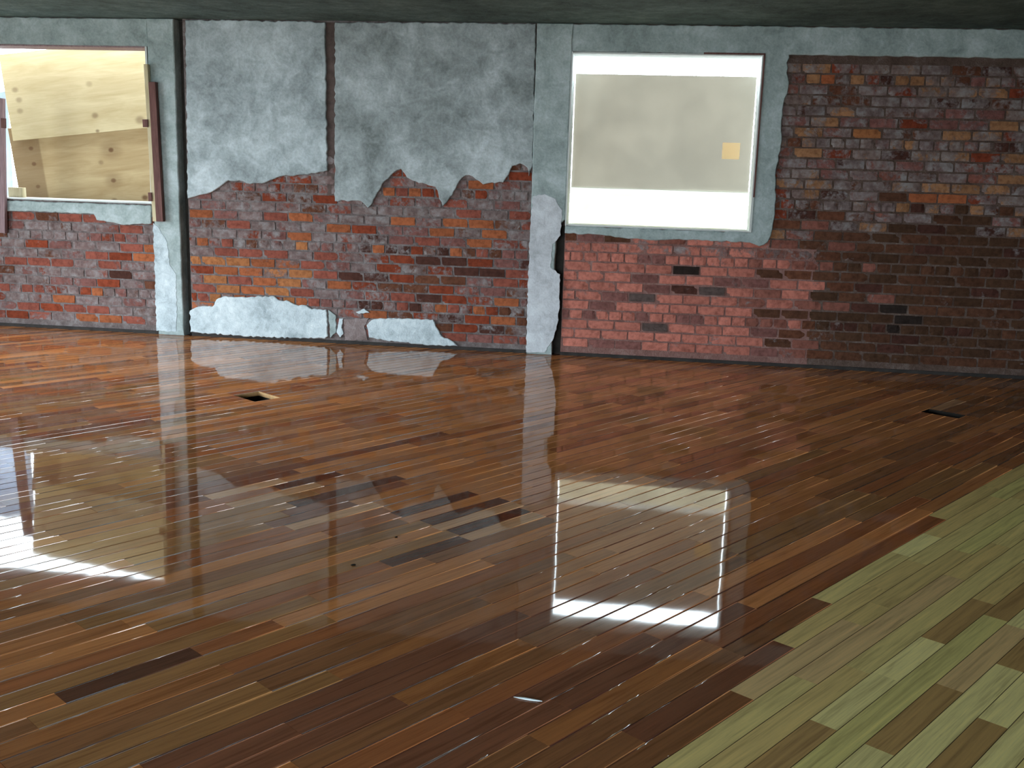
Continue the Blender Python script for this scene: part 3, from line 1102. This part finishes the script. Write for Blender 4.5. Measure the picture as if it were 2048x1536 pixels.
sheet('plywood_sheet', 'lower darker plywood sheet with rows of knots seen through the left window', 'plywood', PD, *lowp, 0.86, 2.44, 0.017,
      mat_ply('plywood_lower', lin((160, 131, 90)), lin((194, 169, 128)), spots_l, band_x), 'plywood sheets outside the left window', True)
# pale plastic sheet behind the plywood's left edge
bm = bmesh.new()
n = 14
front = []
for i in range(n + 1):
    x = -8.6 + 2.1 * i / n
    yy = D + PD + 0.10 + 0.02 * math.sin(i * 1.9)
    front.append([bm.verts.new((x, yy, z)) for z in (0.2, 0.9, 1.6, 2.25 + 0.02 * math.sin(i * 2.3))])
for i in range(n):
    for j in range(3):
        bm.faces.new((front[i][j], front[i + 1][j], front[i + 1][j + 1], front[i][j + 1]))
bmesh.ops.solidify(bm, geom=bm.faces[:], thickness=0.004)
bmesh.ops.recalc_face_normals(bm, faces=bm.faces[:])
me = bpy.data.meshes.new('plastic_sheet')
bm.to_mesh(me)
bm.free()
for pl in me.polygons:
    pl.use_smooth = True
tag(link('plastic_sheet', me, mat_plain('pale_blue_plastic', lin((188, 200, 214)), 0.6, 0.06)), 'pale bluish plastic sheet left of the plywood outside the left window', 'sheet')

def mat_translucent(name, c_front, trans, var):
    """thin sheet: matt front, lets a little daylight through"""
    t = NT(name)
    f = t.noise(t.pos(), 3.2, 3, 0.5)
    dif, trl, mx = t.n('ShaderNodeBsdfDiffuse'), t.n('ShaderNodeBsdfTranslucent'), t.n('ShaderNodeAddShader')
    t.set(dif.inputs[0], c_front)
    lo = tuple(x * (1 - var) for x in trans[:3]) + (1,)
    hi = tuple(x * (1 + var) for x in trans[:3]) + (1,)
    t.set(trl.inputs[0], t.ramp(f, [(0.3, lo), (0.7, hi)]))
    t.t.links.new(dif.outputs[0], mx.inputs[0])
    t.t.links.new(trl.outputs[0], mx.inputs[1])
    outn = t.t.nodes['Material Output']
    t.t.links.new(mx.outputs[0], outn.inputs[0])
    return t.m


def pane(name, x0, x1, z0, z1, y, mat, parent=None, n=8):
    """single-skin sheet with a faint sag"""
    bm = bmesh.new()
    g = []
    for i in range(n + 1):
        g.append([bm.verts.new((x0 + (x1 - x0) * i / n, y + 0.003 * math.sin(i * 1.3 + j), z0 + (z1 - z0) * j / n)) for j in range(n + 1)])
    for i in range(n):
        for j in range(n):
            bm.faces.new((g[i][j], g[i + 1][j], g[i + 1][j + 1], g[i][j + 1]))
    me = bpy.data.meshes.new(name)
    bm.to_mesh(me)
    bm.free()
    for pl in me.polygons:
        pl.use_smooth = True
    return link(name, me, mat, parent)


YS = D + TH + 0.012
z_bar0, z_bar1 = W(1320, 393, TH)[1], W(1320, 379, TH)[1]
z_top = W(1320, 150, TH)[1]
cover = empty('window_cover', (0.04, YS, W2[2] + 0.012))
tag(cover, 'translucent grey sheet covering the bright square window', 'window cover')
gx0, gx1 = W2[0] + 0.018, W2[1] - 0.019
pane('grey_sheet', gx0, gx1, z_bar1 - 0.004, z_top, YS, mat_translucent('grey_translucent_sheet', lin((150, 148, 138)), (0.036, 0.0295, 0.0220, 1), 0.16), cover)
pane('pale_lower_sheet', gx0, gx1, W2[2] + 0.012, z_bar0 + 0.004, YS, mat_translucent('pale_translucent_sheet', lin((180, 176, 160)), (0.15, 0.13, 0.088, 1), 0.2), cover)
pane('bar', gx0 - 0.02, gx1 + 0.02, z_bar0, z_bar1, YS - 0.006, mat_translucent('thin_white_bar', lin((210, 208, 198)), (0.12, 0.115, 0.10, 1), 0.05), cover, 2)
tx, tz = W(1462, 302, TH)
pane('tape_patch', tx - 0.075, tx + 0.075, tz - 0.07, tz + 0.07, YS - 0.006, mat_translucent('tan_tape', lin((170, 150, 112)), (0.97, 0.80, 0.58, 1), 0.02), cover, 2)

# ------------------------------------------------------------------ loose window timbers
def leaning(name, label, px_top, px_bot, d, parts, blocks):
    """timber standing against the wall; parts = (name, x0, x1, y0, y1, z0 fraction, z1 fraction, material) across its own axis"""
    a, b = Vector(W(*px_bot, d)), Vector(W(*px_top, d))
    L = (b - a).length
    e = empty(name, (a.x, D + d, a.y))
    e.rotation_euler = (0, math.atan2(b.x - a.x, b.y - a.y), 0)
    tag(e, label, 'timber')
    for nm, x0, x1, y0, y1, z0, z1, mt in parts:
        o = boxes(nm, [(x0, x1, y0, y1, z0 * L, z1 * L)], mt, None, 0.002)
        o.parent = e
    for x, z, wx, wz in blocks:
        o = boxes('hinge_block', [(x - wx / 2, x + wx / 2, -0.012, 0.0, z * L - wz / 2, z * L + wz / 2)], M['red_timber'], None, 0.002)
        o.parent = e
    return e


leaning('window_post', 'red-brown timber post leaning against the right side of the left window', (296, 128), (314, 443), -0.09,
        [('dark_board', -0.008, 0.058, 0.0, 0.045, 0.0, 0.89, M['red_timber']), ('pale_batten', -0.045, -0.008, 0.004, 0.045, 0.0, 1.0, M['pale_timber'])],
        [(-0.055, 0.63, 0.05, 0.07), (-0.05, 0.16, 0.035, 0.08)])
leaning('window_post', 'weathered mauve timber post at the left edge of the left window', (-2, 196), (3, 466), -0.07,
        [('board', -0.06, 0.035, 0.0, 0.045, 0.0, 1.0, M['mauve_timber'])], [(0.045, 0.82, 0.05, 0.09)])
x_, z_ = W(35, 392, 0.16)
o = boxes('timber_block', [(x_ - 0.075, x_ + 0.075, D + 0.13, D + 0.19, W1[2] + 0.012, W1[2] + 0.105)], M['pale_timber'], None, 0.003)
tag(o, 'small pale timber block on the sill of the left window', 'block')


# ------------------------------------------------------------------ crumbs and a solid highlight streak on the wet floor
def floor_pt(px, py):
    r = ray(px, py)
    t = -CAM_H / r.z
    return (r.x * t, r.y * t)


def crumb(name, label, px, py, L, Wd, Hh, ang, mat, seed, cat):
    r = random.Random(seed)
    bm = bmesh.new()
    bmesh.ops.create_icosphere(bm, subdivisions=2, radius=1.0)
    for v in bm.verts:
        k = 1 + r.uniform(-0.22, 0.22)
        v.co = Vector((v.co.x * L / 2 * k, v.co.y * Wd / 2 * k, max(0.0, (v.co.z * 0.5 + 0.5)) * Hh))
    me = bpy.data.meshes.new(name)
    bm.to_mesh(me)
    bm.free()
    o = link(name, me, mat)
    x, y = floor_pt(px, py)
    o.location = (x, y, 0.0)
    o.rotation_euler = (0, 0, ang)
    tag(o, label, cat)


crumb('debris_crumb', 'dark crumb on the glossy boards, the nearer and left one', 706, 1131, 0.022, 0.012, 0.006, 0.4, M['dark'], 1, 'debris')
crumb('debris_crumb', 'dark crumb on the glossy boards, the farther and right one', 792, 1075, 0.016, 0.010, 0.005, 0.9, M['dark'], 2, 'debris')
crumb('wet_glint', 'thin pale bluish sliver standing in for a wet highlight near the bottom edge', 1056, 1400, 0.085, 0.010, 0.006, -0.12, mat_plain('glint', lin((228, 238, 242)), 0.5, 0.05), 3, 'glint')  # pale solid streak imitates a highlight on the wet varnish
